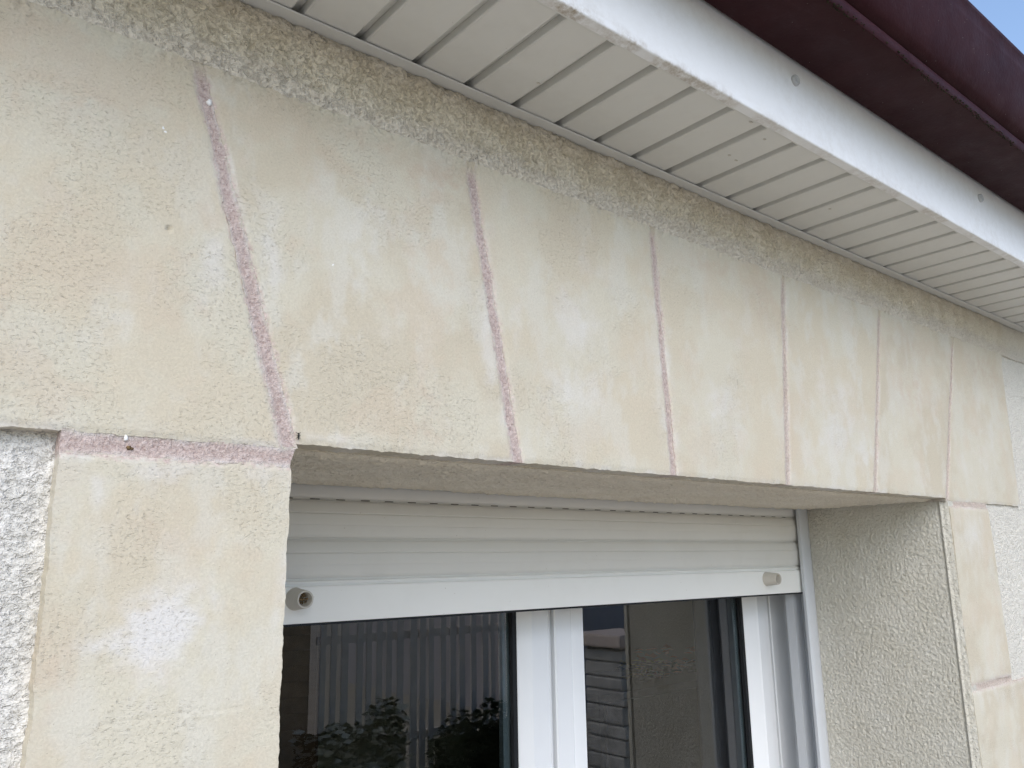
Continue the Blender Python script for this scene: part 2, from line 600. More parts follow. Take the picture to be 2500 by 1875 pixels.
def wall_patch(name, quad, kind, parent=wall, joints='lrb', y0=0.0, res=None, top_on=False):
    """quad: four wall points (x, z): bottom left, bottom right, top right, top left"""
    (ax, az), (bx, bz), (cx, cz), (dx, dz) = quad
    wid = max(abs(bx - ax), abs(cx - dx)); hei = max(abs(dz - az), abs(cz - bz))
    r = res or res_at((ax + bx) / 2)
    n = max(4, int(wid / r)); k = max(4, int(hei / r))
    u, v = np.meshgrid(np.linspace(0, 1, n + 1), np.linspace(0, 1, k + 1), indexing='ij')
    x = (ax * (1 - u) + bx * u) * (1 - v) + (dx * (1 - u) + cx * u) * v
    z = (az * (1 - u) + bz * u) * (1 - v) + (dz * (1 - u) + cz * u) * v
    xw, zw = warp(x, z)
    wear = np.zeros(x.shape + (4,))
    t = top_mix(xw, zw)
    if kind == 'stone':
        e = np.full(x.shape, 1.0)
        if 'l' in joints: e = np.minimum(e, u * wid)
        if 'r' in joints: e = np.minimum(e, (1 - u) * wid)
        em = e if top_on else None          # open lower edges of the lintel stones carry no mortar
        if 'b' in joints: e = np.minimum(e, v * hei)
        if 't' in joints: e = np.minimum(e, (1 - v) * hei)
        em = e if em is None else em
        h = stone_h(xw, zw)
        en = e + 0.0012 * perlin(xw * 140, zw * 140, 61)
        h = h - 0.0011 * (1 - sst(0.0, 0.0050, en))
        if top_on:
            h = h * (1 - t) + (rough_h(xw, zw) + 0.001) * t
        hz = np.zeros(x.shape); og = np.zeros(x.shape)
        for px, pz, rx, rz, s in HAZE:
            hz = np.maximum(hz, s * gauss(xw, zw, px, pz, rx, rz))
        for px, pz, rx, rz, s in ORANGE:
            og = np.maximum(og, s * gauss(xw, zw, px, pz, rx, rz))
        nb = fbm(xw * 22, zw * 22, 63, 3)
        hz = np.maximum(hz, 0.75 * np.exp(-(e / 0.006) ** 2) * sst(-0.35, 0.25, fbm(xw * 16, zw * 16, 65, 2)))
        if top_on:
            hz = np.maximum(hz, 0.25 * sst(0.15, 0.9, t))
        wear[..., 0] = np.clip(hz * (0.75 + 0.9 * nb), 0, 1)
        wear[..., 1] = np.clip(og * (0.8 + 0.8 * nb), 0, 1)
        wear[..., 2] = patch_of(xw, zw)
        wear[..., 3] = (1 - sst(0.0002, 0.0042, em + 0.0022 * fbm(xw * 75, zw * 75, 67, 3))) * (1 - t if top_on else 1)
        tnt = stone_tint(xw, zw, og, hz * (0.85 + 0.7 * nb), int((ax + 3) * 977 + az * 131))
        mat = M['stone']
    elif kind == 'mortar':
        h = -0.0017 + 0.0006 * fbm(xw * 60, zw * 60, 71, 2) + 0.0007 * perlin(xw * 330, zw * 330, 73) + 0.0003 * perlin(xw * 600, zw * 600, 74)
        across = u if hei > wid else v
        h = h + 0.0006 * np.exp(-(np.minimum(across, 1 - across) * min(wid, hei) / 0.0030) ** 2)
        if top_on:
            h = h * (1 - t) + (rough_h(xw, zw) + 0.001) * t
        wear[..., 0] = np.clip(np.exp(-(np.minimum(across, 1 - across) / 0.20) ** 2) * (0.75 + 1.1 * fbm(xw * 40, zw * 40, 75, 2)), 0, 1)
        wear[..., 1] = np.maximum(sst(0.0, 0.7, t) if top_on else 0, 0.38 * sst(0.25, 0.9, xw))
        wear[..., 2] = 1 - sst(0.0, 0.0030, np.minimum(across, 1 - across) * min(wid, hei) + 0.0020 * fbm(xw * 75, zw * 75, 69, 3))
        tnt = None
        mat = M['mortar']
    else:
        if kind == 'band':
            wide = sst(1.52, 1.62, xw + 0.02 * perlin(xw * 30, zw * 30, 77))
            h = stone_h(xw, zw, False) * (1 - t) + (rough_h(xw, zw) + 0.001) * t
            h = h * (1 - wide) + (white_h(xw, zw) - 0.001) * wide
            h = h - 0.004 * sst(0.374, 0.383, z + 0.004 * perlin(xw * 70, zw * 10, 79))
            wear[..., 2] = 0.7 * wide
            wear[..., 1] = np.clip(1.1 * sst(0.0, 0.5, t) * (1 - sst(0.305, 0.335, zw + 0.01 * fbm(xw * 20, zw * 20, 81, 2))), 0, 0.4)
        else:
            h = white_h(xw, zw)
            wear[..., 0] = 1.0
            wear[..., 2] = sst(0.9, 1.1, xw)
        nl = fbm(xw * 30, zw * 30, 221, 4, 0.6)
        f = sst(-0.4, 0.4, nl)
        tnt = lerp(np.broadcast_to(np.array((0.66, 0.60, 0.485)), x.shape + (3,)), (0.73, 0.675, 0.565), f)
        wt = lerp(np.broadcast_to(np.array((0.65, 0.635, 0.60)), x.shape + (3,)), (0.71, 0.695, 0.665), f)
        tnt = tnt + (wt - tnt) * wear[..., 0:1]
        tnt = lerp(tnt, (0.71, 0.685, 0.62), wear[..., 2])
        tnt = lerp(tnt, (0.64, 0.595, 0.55), wear[..., 1])
        mat = M['render']
    P = np.stack([xw, y0 - h, zw], -1)
    return sheet(name, P, wear, mat, parent, skirt=(0, 0.034, 0), tint=tnt)


JW = [0, 0.0062, 0.0055, 0.0046, 0.0042, 0.0038, 0.0034, 0]           # half widths of the raked joints
bot = [-0.345, -0.0075, 0.234, 0.474, 0.713, 0.953, 1.2015, 1.530]
top = [-0.360, -0.1005, 0.176, 0.459, 0.747, 1.034, 1.316, 1.545]
ZT = 0.306
stones = []
for i in range(7):
    zl = -0.004 if i in (0, 6) else 0.0
    a, b = JW[i], JW[i + 1]
    q = [(bot[i] + a, zl), (bot[i + 1] - b, zl), (top[i + 1] - 0.8 * b, ZT), (top[i] + 0.8 * a, ZT)]
    stones.append(wall_patch('stone', q, 'stone', top_on=True))
LAB = ['wide end stone left of the window opening', 'tan stained stone over the left end of the shutter', 'pale stone with a whitish bloom',
       'voussoir stone in the middle of the lintel', 'greyish stone right of the middle of the lintel', 'warm beige stone over the right end of the shutter', 'end stone above the right quoin']
for o, l in zip(stones, LAB):
    o['label'] = l
for i in range(1, 7):
    zb = -0.004 if i in (1, 6) else 0.0
    a = JW[i]
    wall_patch('mortar_joint', [(bot[i] - a - 0.0013, zb), (bot[i] + a + 0.0013, zb), (top[i] + 0.8 * a + 0.0013, ZT), (top[i] - 0.8 * a - 0.0013, ZT)], 'mortar', top_on=True)
# quoins and their bed joints
wall_patch('mortar_joint', [(-0.173, -0.0203), (-0.0058, -0.0193), (-0.0015, -0.0027), (-0.173, -0.0027)], 'mortar')
wall_patch('stone', [(-0.175, -0.3075), (-0.0075, -0.3075), (-0.0055, -0.018), (-0.173, -0.019)], 'stone', joints='tb')
wall_patch('mortar_joint', [(-0.175, -0.3175), (-0.0075, -0.3175), (-0.0075, -0.3075), (-0.175, -0.3075)], 'mortar', res=0.003)
wall_patch('stone', [(-0.345, -0.62), (-0.0075, -0.62), (-0.0075, -0.3175), (-0.345, -0.3175)], 'stone', joints='tb', res=0.005)
wall_patch('mortar_joint', [(1.2055, -0.0140), (1.366, -0.0140), (1.366, -0.003), (1.2055, -0.003)], 'mortar')
wall_patch('stone', [(1.2058, -0.307), (1.372, -0.307), (1.372, -0.013), (1.2058, -0.013)], 'stone', joints='tb')
wall_patch('mortar_joint', [(1.2055, -0.318), (1.375, -0.318), (1.375, -0.306), (1.2055, -0.306)], 'mortar')
wall_patch('stone', [(1.2058, -0.62), (1.54, -0.62), (1.54, -0.317), (1.2058, -0.317)], 'stone', joints='tb')
for s, (xa, xb) in enumerate(((-0.175, -0.0075), (1.203, 1.375))):
    wall_patch('stone', [(xa, -0.92), (xb, -0.92), (xb, -0.62), (xa, -0.62)], 'stone', joints='tb', res=0.008)
    xo = (-0.345, -0.0075) if s == 0 else (1.203, 1.54)
    wall_patch('stone', [(xo[0], -1.25), (xo[1], -1.25), (xo[1], -0.92), (xo[0], -0.92)], 'stone', joints='tb', res=0.008)
# rough render
wall_patch('render_band', [(-0.36, ZT), (0.80, ZT), (0.80, 0.392), (-0.36, 0.392)], 'band', res=0.0017)
wall_patch('render_band', [(0.80, ZT), (2.3, ZT), (2.3, 0.392), (0.80, 0.392)], 'band', res=0.0028)
wall_patch('render_field', [(-0.60, -0.40), (-0.165, -0.40), (-0.165, 0.008), (-0.60, 0.008)], 'white', y0=0.014, res=0.0018)
wall_patch('render_field', [(1.36, -0.34), (2.3, -0.34), (2.3, 0.0), (1.36, 0.0)], 'white', y0=0.0045, res=0.003)
wall_patch('render_field', [(1.52, 0.0), (2.3, 0.0), (2.3, ZT), (1.535, ZT)], 'white', y0=0.0035, res=0.003)
for b in ((-3.5, -0.59, -2.15, 0.392), (2.29, 5.5, -2.15, 0.392), (-0.60, -0.34, 0.006, 0.392), (-0.60, -0.34, -2.15, -0.39), (-0.345, -0.006, -2.15, -1.24), (1.203, 1.55, -2.15, -1.24), (1.53, 2.30, -2.15, -0.335), (-0.006, 1.203, -2.15, -1.27), (-0.34, -0.17, -0.93, -0.615), (1.37, 1.54, -0.93, -0.615)):
    wall_patch('render_field', [(b[0], b[2]), (b[1], b[2]), (b[1], b[3]), (b[0], b[3])], 'white', y0=0.0155, res=0.02)
# masonry behind the faces
bm = bmesh.new()
add_box(bm, -3.5, -0.022, 0.031, 0.262, ZG, 0.75)
add_box(bm, -3.5, -0.13, 0.264, 0.44, ZG, 0.75)
add_box(bm, 1.222, 5.5, 0.031, 0.262, ZG, 0.75)
add_box(bm, 1.335, 5.5, 0.264, 0.44, ZG, 0.75)
add_box(bm, -0.02, 1.22, 0.031, 0.258, 0.012, 0.75)
add_box(bm, -0.12, 1.33, 0.315, 0.44, 0.01, 0.75)
add_box(bm, -0.02, 1.22, 0.031, 0.44, ZG, -1.27)
bm_obj('masonry', bm, M['core'], wall)
# lintel underside
n, k = 560, 150
x, y = np.meshgrid(np.linspace(-0.012, 1.21, n), np.linspace(0.026, 0.272, k), indexing='ij')
hh = 0.0011 * fbm(x * 90, y * 150, 91, 3) - 0.0016 * sst(0.25, 0.6, perlin(x * 110, y * 190, 93)) + 0.002 * perlin(x * 6, y * 6, 95)
edge = sst(0.028, 0.036, y + 0.002 * perlin(x * 40, y * 0, 97))
ye = y + (y > 0.262) * 0.004 * perlin(x * 45, y * 0, 98)
sheet('lintel_underside', np.stack([x, ye, -0.0015 - 0.002 * edge + hh * edge], -1), None, M['under'], wall, skirt=(0, 0, 0.02), flip=True)
# right hand reveal with its corner bead
n, k = 190, 420
y, z = np.meshgrid(np.linspace(0.0012, 0.272, n), np.linspace(-0.60, 0.002, k), indexing='ij')
lump = 0.0006 * fbm(y * 170, z * 150, 101, 3, 0.6) + 0.0007 * sst(0.0, 0.6, perlin(y * 250, z * 210, 103)) - 0.0008 * sst(0.25, 0.6, perlin(y * 210, z * 180, 105))
g = sst(0.016, 0.021, y)
hh = lump * g + (1 - g) * 0.0005 * fbm(y * 120, z * 60, 107, 2)
hh = hh + 0.0030 * np.exp(-((y - 0.0135 + 0.0006 * perlin(z * 20, z * 0, 109)) / 0.0022) ** 2)
hh = hh - 0.002 * np.exp(-((y - 0.019) / 0.0016) ** 2) - 0.0018 * (1 - sst(0.001, 0.007, y + 0.003 * fbm(z * 60, y * 30, 111, 3)))
sheet('window_reveal', np.stack([1.2035 - hh + 0.004 * y, y, z], -1), None, M['reveal'], wall, skirt=(0.02, 0, 0), flip=True)
y, z = np.meshgrid(np.linspace(0.004, 0.262, 40), np.linspace(-1.26, 0.004, 120), indexing='ij')
sheet('window_reveal', np.stack([-0.0075 + 0.0012 * fbm(y * 60, z * 60, 113, 2), y, z], -1), None, M['reveal'], wall, skirt=(-0.014, 0, 0))
y, z = np.meshgrid(np.linspace(0.004, 0.272, 40), np.linspace(-1.26, -0.602, 60), indexing='ij')
sheet('window_reveal', np.stack([1.2035 - 0.0012 * fbm(y * 60, z * 60, 115, 2), y, z], -1), None, M['reveal'], wall, skirt=(0.014, 0, 0), flip=True)
box('window_sill', (-0.05, 1.25, -0.05, 0.36, -1.268, -1.225), M['stone'], wall, bev=0.006)


# grit in the bed joint, flecks of paint
def blob(name, c, r, mat, parent, seed=0, sq=(1, 1, 1)):
    bm = bmesh.new()
    bmesh.ops.create_icosphere(bm, subdivisions=2, radius=1.0)
    rr = random.Random(seed)
    for v in bm.verts:
        f = 0.75 + 0.5 * rr.random()
        v.co = Vector((c[0] + v.co.x * r * f * sq[0], c[1] + v.co.y * r * f * sq[1], c[2] + v.co.z * r * f * sq[2]))
    return bm_obj(name, bm, mat, parent, True)


for i, (px, pz, r) in enumerate(((-0.129, -0.0125, 0.0015), (-0.1268, -0.0130, 0.0010))):
    blob('pebble', (px, 0.0014, pz), r, M['grit'], wall, i)
for i, (px, pz, r, a, b) in enumerate(((-0.123, 0.239, 0.0022, 0.7, 1.5), (-0.1205, 0.236, 0.0026, 1.2, 0.8), (-0.1155, 0.2325, 0.0018, 0.7, 1.2), (-0.0890, 0.2745, 0.0026, 0.8, 1.2),
                                     (0.026, 0.160, 0.0020, 1.2, 0.8), (0.022, 0.158, 0.0012, 1, 1), (-0.1315, -0.0055, 0.0016, 0.8, 1.6), (0.2045, 0.208, 0.0016, 0.8, 1.3), (0.93, 0.262, 0.002, 0.8, 2.0), (-0.012, 0.073, 0.0011, 1, 1))):
    blob('paint_fleck', (px, 0.0009, pz), r, M['paint'], wall, 30 + i, (a, 0.55, b))

# tiny insect at the corner of the opening
bm = bmesh.new()
for c, r, s in (((0, 0, 0), 0.00085, (1, 1, 2.1)), ((0, -0.0002, 0.0021), 0.0006, (1, 1, 1)), ((0, 0, -0.0019), 0.0006, (0.8, 1, 2.2))):
    q = bmesh.ops.create_icosphere(bm, subdivisions=2, radius=r)
    for v in q['verts']:
        v.co = Vector((v.co.x * s[0] + c[0], v.co.y * s[1] + c[1], v.co.z * s[2] + c[2]))
for sgn in (-1, 1):
    for dz in (-0.001, 0.0003, 0.0015):
        p, e = Vector((0, 0, dz)), Vector((sgn * 0.0022, 0.001, dz * 2.2))
        q = bmesh.ops.create_cone(bm, segments=5, radius1=0.00022, radius2=0.00014, depth=(e - p).length)
        mt = Matrix.Translation((p + e) / 2) @ (e - p).to_track_quat('Z', 'Y').to_matrix().to_4x4()
        bmesh.ops.transform(bm, matrix=mt, verts=q['verts'])
bug = bm_obj('insect', bm, M['insect'], None, True)
bug.location = (-0.0005, -0.0012, 0.0065)
tag(bug, 'tiny black insect on the wall at the top left corner of the opening', 'insect')

# ------------------------------------------------------------------ eaves
X0, X1 = -3.4, 5.4
sof = thing('eaves_soffit', 'pale grey grooved plastic plank ceiling under the eaves', 'soffit')
PITCH = 0.0628
prof = [(0.0052, ZS + 0.0012), (0.0062, ZS), (PITCH - 0.0070, ZS), (PITCH - 0.0060, ZS + 0.0008), (PITCH - 0.0045, ZS + 0.0075), (PITCH + 0.0049, ZS + 0.0095), (PITCH + 0.0049, ZS + 0.0125), (0.0052, ZS + 0.0125)]
p0 = extrude('plank', [(a, b - ZS) for a, b in prof], 1, YF + 0.004, -0.0005, M['soffit'], sof)
rr = random.Random(3)
k0, k1 = int((-1.6 - 0.0415) / PITCH), int((3.6 - 0.0415) / PITCH)
for kk in range(k0, k1):
    o = p0 if kk == k0 else p0.copy()
    if kk != k0:
        COL.objects.link(o)
    o.location = (0.0415 + kk * PITCH, 0, ZS + rr.uniform(-0.0003, 0.0003))
    o.rotation_euler = (rr.uniform(-0.002, 0.002), rr.uniform(-0.004, 0.004), 0)
extrude('edge_trim', [(-0.0125, ZS - 0.0030), (-0.0135, ZS - 0.0022), (-0.0125, ZS - 0.0010), (0.003, ZS - 0.0010), (0.003, ZS - 0.0032), (-0.001, ZS - 0.0032)], 0, -1.6, 3.6, M['trim'], sof)
extrude('outer_trim', [(YF + 0.0125, ZS - 0.0030), (YF + 0.0135, ZS - 0.0022), (YF + 0.0125, ZS - 0.0008), (YF - 0.0005, ZS - 0.0008), (YF - 0.0005, ZS - 0.0032)], 0, -1.6, 3.6, M['trim'], sof)

fas = thing('fascia_board', 'white plastic fascia board with round screw caps below the maroon gutter', 'fascia')
n, k = 900, 60
x, v = np.meshgrid(np.linspace(-1.6, 3.6, n), np.linspace(0, 1, k), indexing='ij')
z = ZS - 0.004 + 0.21 * v ** 1.8
yy = YF - 0.0016 + 0.0016 * np.exp(-((z - ZS + 0.004) / 0.0006)) + 0.0004 * perlin(x * 3, z * 8, 121)
wr = np.zeros(x.shape + (3,))
dirtx = 0.25 + 0.75 * np.maximum(gauss(x, z, 0.22, 0.38, 0.16, 1), 0.4 * sst(-0.1, 0.4, perlin(x * 3, z * 0, 123)))
wr[..., 1] = np.exp(-((z - ZS + 0.004) / 0.0055)) * dirtx * sst(-0.4, 0.3, fbm(x * 20, z * 60, 125, 3))
sheet('board', np.stack([x, yy, z], -1), wr, M['fascia'], fas, skirt=(0, 0.010, 0))
for sx in (0.525 - 0.523 * 3, 0.525 - 0.523 * 2, 0.525 - 0.523, 0.525, 1.048, 1.571, 2.094):
    bm = bmesh.new()
    ring = []
    for r, d in ((0.0064, 0.0), (0.0064, 0.0030), (0.0060, 0.0040), (0.0050, 0.0046), (0.0044, 0.0038), (0.0, 0.0036)):
        ring.append([bm.verts.new((sx + r * math.cos(a * math.pi / 12), YF - 0.0012 - d, 0.4495 + r * math.sin(a * math.pi / 12))) for a in range(24)] if r else [bm.verts.new((sx, YF - 0.0012 - d, 0.4495))])
    for a, b in zip(ring[:-1], ring[1:]):
        for i in range(24):
            if len(b) > 1:
                bm.faces.new((a[i], a[(i + 1) % 24], b[(i + 1) % 24], b[i]))
            else:
                bm.faces.new((a[i], a[(i + 1) % 24], b[0]))
    bm_obj('screw_cap', bm, M['screw'], fas, True)

SPOTS = [(0.504, -0.162), (0.557, -0.162), (0.577, -0.162), (0.601, -0.1625), (0.614, -0.1625), (0.649, -0.164), (0.718, -0.163), (0.351, -0.164), (0.4595, -0.150), (0.505, -0.088), (0.523, -0.085), (0.505, -0.137), (0.22, -0.06), (0.75, -0.08)]
gut = thing('rain_gutter', 'dark maroon plastic rain gutter running along the eaves', 'gutter')
gp = [(-0.1725, 0.605), (-0.1725, 0.4765), (-0.1738, 0.4742), (-0.1762, 0.473), (-0.2535, 0.473), (-0.2562, 0.4738), (-0.2576, 0.4762), (-0.2582, 0.4868), (-0.2570, 0.4890), (-0.2535, 0.4900)]
for i in range(13):
    a = i / 12
    gp.append((-0.2548 - 0.0325 * a ** 0.58, 0.4925 + 0.0735 * a ** 1.15))
gp += [(-0.2882, 0.5695), (-0.2882, 0.5850), (-0.2900, 0.5880), (-0.2908, 0.5920), (-0.2895, 0.5960), (-0.2860, 0.5975), (-0.2835, 0.5950)]
gi = [(a + 0.002 if a < -0.2 else a + 0.002, b + 0.002) for a, b in gp]
inner = [(-0.2815, 0.594), (-0.2815, 0.575), (-0.272, 0.53), (-0.251, 0.495), (-0.251, 0.476), (-0.178, 0.476), (-0.1752, 0.48), (-0.1752, 0.605)]
extrude('trough', gp + inner, 0, -2.6, 4.6, M['gutter'], gut, smooth=True)
bm = bmesh.new()
rr = random.Random(5)
for i in range(2200):
    xx = rr.uniform(-0.2, 2.6)
    dens = 0.5 + 0.5 * math.sin(xx * 9) * math.sin(xx * 23 + 1)
    if rr.random() > 0.25 + 0.75 * dens:
        continue
    r = rr.uniform(0.0003, 0.0011)
    q = bmesh.ops.create_icosphere(bm, subdivisions=1, radius=r)
    cy, cz = (-0.2578 + rr.uniform(-0.0008, 0.004), 0.4733 - rr.uniform(0, 0.0006)) if rr.random() < 0.8 else (-0.2578, 0.476)
    for v in q['verts']:
        v.co = Vector((xx + v.co.x * 1.6 * rr.uniform(0.7, 1.3), cy + v.co.y, cz + v.co.z * 0.9))
mo = bm_obj('moss', bm, M['moss'], gut, True)
mo['kind'] = 'stuff'

for i, (px, py) in enumerate(SPOTS):
    blob('dirt_spot', (px, py, ZS - 0.0033 if py < -0.155 else ZS - 0.0002), 0.0017, M['stop'], sof, 60 + i, (1.5, 0.9, 0.3))

# ------------------------------------------------------------------ roller shutter
YS = 0.282
shu = thing('roller_shutter', 'off white slatted roller shutter rolled almost fully up', 'shutter')
XA, XB = -0.002, 1.185
for zt in (0.0265, -0.0200, -0.0662):
    zb = zt - 0.0462
    pr = []
    for i in range(73):
        a = i / 72
        yy = YS - 0.0042 * math.sin(math.pi * min(max((a - 0.02) / 0.96, 0), 1)) ** 0.55
        for c in (0.345, 0.66):
            yy += (0.0009 if c < 0.5 else 0.0004) * math.exp(-((a - c) / 0.014) ** 2)
        pr.append((yy, zt - 0.0008 - a * (0.0462 - 0.0035)))
    pr += [(YS + 0.002, zb + 0.0016), (YS + 0.002, zb - 0.0006), (YS + 0.006, zb - 0.0006), (YS + 0.006, zt - 0.001)]
    sl = extrude('slat', pr, 0, XA, XB, M['slat'], shu, smooth=True)
    if zt < 0.0:
        continue
    mb = None
    for i in range(34):
        xs = 0.022 + i * 0.0340
        if mb is None:
            mb = box('vent_slot', (-0.0060, 0.0060, 0.0014, 0.0030, -0.00045, 0.00045), M['slot'], sl)
            s = mb
        else:
            s = mb.copy(); COL.objects.link(s)
        s.location = (xs, YS, zb + 0.0006)
bp = [(YS + 0.004, -0.1125), (YS - 0.001, -0.1135), (YS - 0.0026, -0.1145), (YS - 0.0026, -0.1165), (YS - 0.0006, -0.1172), (YS - 0.0006, -0.1186), (YS - 0.0040, -0.1194), (YS - 0.0048, -0.1206), (YS - 0.0048, -0.1590), (YS - 0.0040, -0.1604), (YS + 0.0100, -0.1604), (YS + 0.0100, -0.1125)]
extrude('bottom_bar', bp, 0, XA, XB, M['bar'], shu, smooth=True)
box('rubber_seal', (XA, XB, YS - 0.0035, YS + 0.0090, -0.1632, -0.1606), M['gasket'], shu)
for sx, grit in ((0.1350, True), (1.0610, False)):
    bm = bmesh.new()
    zc, yb = -0.1330, YS - 0.0046
    prof = [(0.0128, 0.0), (0.0122, 0.001), (0.0100, 0.0245), (0.0096, 0.0252), (0.0080, 0.0252), (0.0076, 0.0245), (0.0070, 0.0100), (0.0, 0.0100)]
    rings = [[bm.verts.new((sx + r * math.cos(a * math.pi / 16), yb - d, zc + r * math.sin(a * math.pi / 16))) for a in range(32)] if r else [bm.verts.new((sx, yb - d, zc))] for r, d in prof]
    for a, b in zip(rings[:-1], rings[1:]):
        for i in range(32):
            bm.faces.new((a[i], a[(i + 1) % 32], b[(i + 1) % 32], b[i]) if len(b) > 1 else (a[i], a[(i + 1) % 32], b[0]))
    st = bm_obj('stop', bm, M['stop'], shu, False)
    st['label'] = 'tapered hollow beige stop clogged with dirt' if grit else 'tapered hollow beige stop at the right end of the bar'
    for p in st.data.polygons:
        p.use_smooth = True
    e = st.modifiers.new('split', 'EDGE_SPLIT'); e.split_angle = math.radians(40)
    if grit:
        rr = random.Random(9)
        bm = bmesh.new()
        for i in range(26):
            a, r = rr.uniform(0, 6.28), 0.0064 * math.sqrt(rr.random())
            q = bmesh.ops.create_icosphere(bm, subdivisions=1, radius=rr.uniform(0.0008, 0.0019))
            for v in q['verts']:
                v.co += Vector((sx + r * math.cos(a), yb - 0.014 - rr.uniform(0, 0.003), zc + r * math.sin(a)))
        bm_obj('dirt_plug', bm, M['grit'], st, True)
for side in (1, -1):
    f = (lambda a: a) if side == 1 else (lambda a: 1.196 - a)
    gpf = [(1.169, 0.2665), (1.171, 0.2650), (1.178, 0.2640), (1.190, 0.2640), (1.199, 0.2652), (1.204, 0.268), (1.210, 0.272), (1.210, 0.315), (1.1750, 0.315), (1.1750, 0.298), (1.203, 0.298), (1.203, 0.2735), (1.171, 0.2735), (1.169, 0.272)]
    extrude('guide_rail', [(f(a), b) for a, b in gpf], 2, -1.22, 0.008, M['guide'], shu, smooth=True)

# ------------------------------------------------------------------ window
win = thing('casement_window', 'white plastic two sash window behind the roller shutter', 'window')
ZB, ZTW = -1.22, 0.0
YW = 0.364
fr = extrude('frame', [(1.1945, YW + 0.02), (1.1945, YW + 0.0015), (1.196, YW), (1.238, YW), (1.243, YW - 0.001), (1.2455, YW - 0.004), (1.2470, YW - 0.016), (1.2450, YW - 0.040), (1.2430, YW - 0.046), (1.2470, YW - 0.048), (1.33, YW - 0.048), (1.33, YW + 0.06), (1.20, YW + 0.06)], 2, ZB, ZTW, M['frame'], win, smooth=True)
extrude('frame', [(1.2 - a, b) for a, b in ((1.1945, YW + 0.02), (1.1945, YW), (1.243, YW), (1.247, YW - 0.048), (1.33, YW - 0.048), (1.33, YW + 0.06), (1.20, YW + 0.06))], 2, ZB, ZTW, M['frame'], win)
box('frame', (-0.125, 1.325, YW - 0.04, YW + 0.058, -0.06, 0.0), M['frame'], win)
box('frame', (-0.04, 1.24, YW + 0.002, YW + 0.058, ZB, -1.17), M['frame'], win)


def sash(name_label, left, right):
    s = bpy.data.objects.new('sash', None)
    COL.objects.link(s); s.parent = win
    s['label'] = name_label
    for nm, pr in (left, right):
        extrude('stile', pr, 2, -1.165, -0.065, M['frame'], s, smooth=True)
    return s


D = YW + 0.021
sl_ = sash('left window sash', ('l', [(0.010, YW), (0.045, YW), (0.075, YW + 0.014), (0.075, D + 0.02), (0.010, D + 0.02)]),
           ('r', [(0.5445, D + 0.02), (0.5445, D - 0.008), (0.5465, D - 0.010), (0.5610, YW + 0.0020), (0.5640, YW), (0.5965, YW), (0.5975, YW + 0.003), (0.5995, YW + 0.003), (0.6005, YW), (0.6025, YW + 0.001), (0.6025, D + 0.02)]))
sr_ = sash('right window sash', ('l', [(0.6065, D + 0.02), (0.6065, YW - 0.003), (0.6085, YW - 0.005), (0.6405, YW - 0.005), (0.6435, YW - 0.0025), (0.6465, YW - 0.0035), (0.6690, YW - 0.0035), (0.6710, YW - 0.001), (0.6710, D + 0.02)]),
           ('r', [(1.1220, D + 0.02), (1.1220, D - 0.008), (1.1240, D - 0.010), (1.1480, YW + 0.003), (1.1520, YW), (1.1865, YW), (1.1885, YW + 0.002), (1.1885, D + 0.02)]))
for s, (ga, gb) in ((sl_, (0.0755, 0.5440)), (sr_, (0.6715, 1.1215))):
    box('rail', (ga + 0.0005, gb - 0.0005, YW, D + 0.02, -0.125, -0.066), M['frame'], s)
    box('rail', (ga + 0.0005, gb - 0.0005, YW, D + 0.02, -1.164, -1.10), M['frame'], s)
    box('gasket', (ga - 0.002, ga + 0.005, D - 0.0075, D - 0.0005, -1.099, -0.126), M['gasket'], s)
    box('gasket', (gb - 0.0075, gb + 0.0002, D - 0.0075, D - 0.0005, -1.099, -0.126), M['gasket'], s)
    bm = bmesh.new()
    vv = [bm.verts.new(c) for c in ((ga, D, -1.099), (gb, D, -1.099), (gb, D, -0.126), (ga, D, -0.126))]
    bm.faces.new(vv)
    g = bm_obj('pane', bm, M['glass'], s)
    # aluminium spacer of the double glazing
    M.setdefault('spacer', mat_simple('grey_spacer', (0.16, 0.20, 0.22, 1), 0.4))
    box('spacer', (gb - 0.018, gb - 0.0004, D + 0.0045, D + 0.014, -1.098, -0.127), M['spacer'], s)

# ------------------------------------------------------------------ room behind the glass
M['plaster'] = mat_simple('room_plaster', (0.52, 0.49, 0.38, 1), 0.9, 0.2, 0.08, 3)
M['floor'] = mat_simple('room_floor', (0.20, 0.14, 0.09, 1), 0.6)
M['wood'] = mat_simple('brown_wood', (0.085, 0.045, 0.022, 1), 0.5, 0.3, 0.35, 9)


def struct(o):
    o['kind'] = 'structure'
    return o


struct(box('room_floor', (-1.4, 4.2, 0.441, 4.1, ZG - 0.05, ZG + 0.02), M['floor']))
struct(box('room_ceiling', (-1.4, 4.2, 0.441, 4.1, 0.32, 0.42), M['plaster']))
struct(box('wall_back', (-1.4, 4.2, 4.0, 4.1, ZG + 0.021, 0.319), M['plaster']))
struct(box('wall_left', (-1.4, -1.3, 0.441, 3.999, ZG + 0.021, 0.319), M['plaster']))
struct(box('wall_right', (4.1, 4.2, 0.441, 3.999, ZG + 0.021, 0.319), M['plaster']))
bm = bmesh.new()
add_box(bm, -0.3, 0.80, 1.5, 2.05, ZG + 0.021, -0.20, 0.006)
wd = bm_obj('wardrobe', bm, M['wood'])
tag(wd, 'brown wooden wardrobe inside the room behind the left pane', 'wardrobe')
box('door', (-0.28, 0.24, 1.482, 1.4995, ZG + 0.10, -0.23), M['wood'], wd, 0.003)
box('door', (0.26, 0.78, 1.482, 1.4995, ZG + 0.10, -0.23), M['wood'], wd, 0.003)
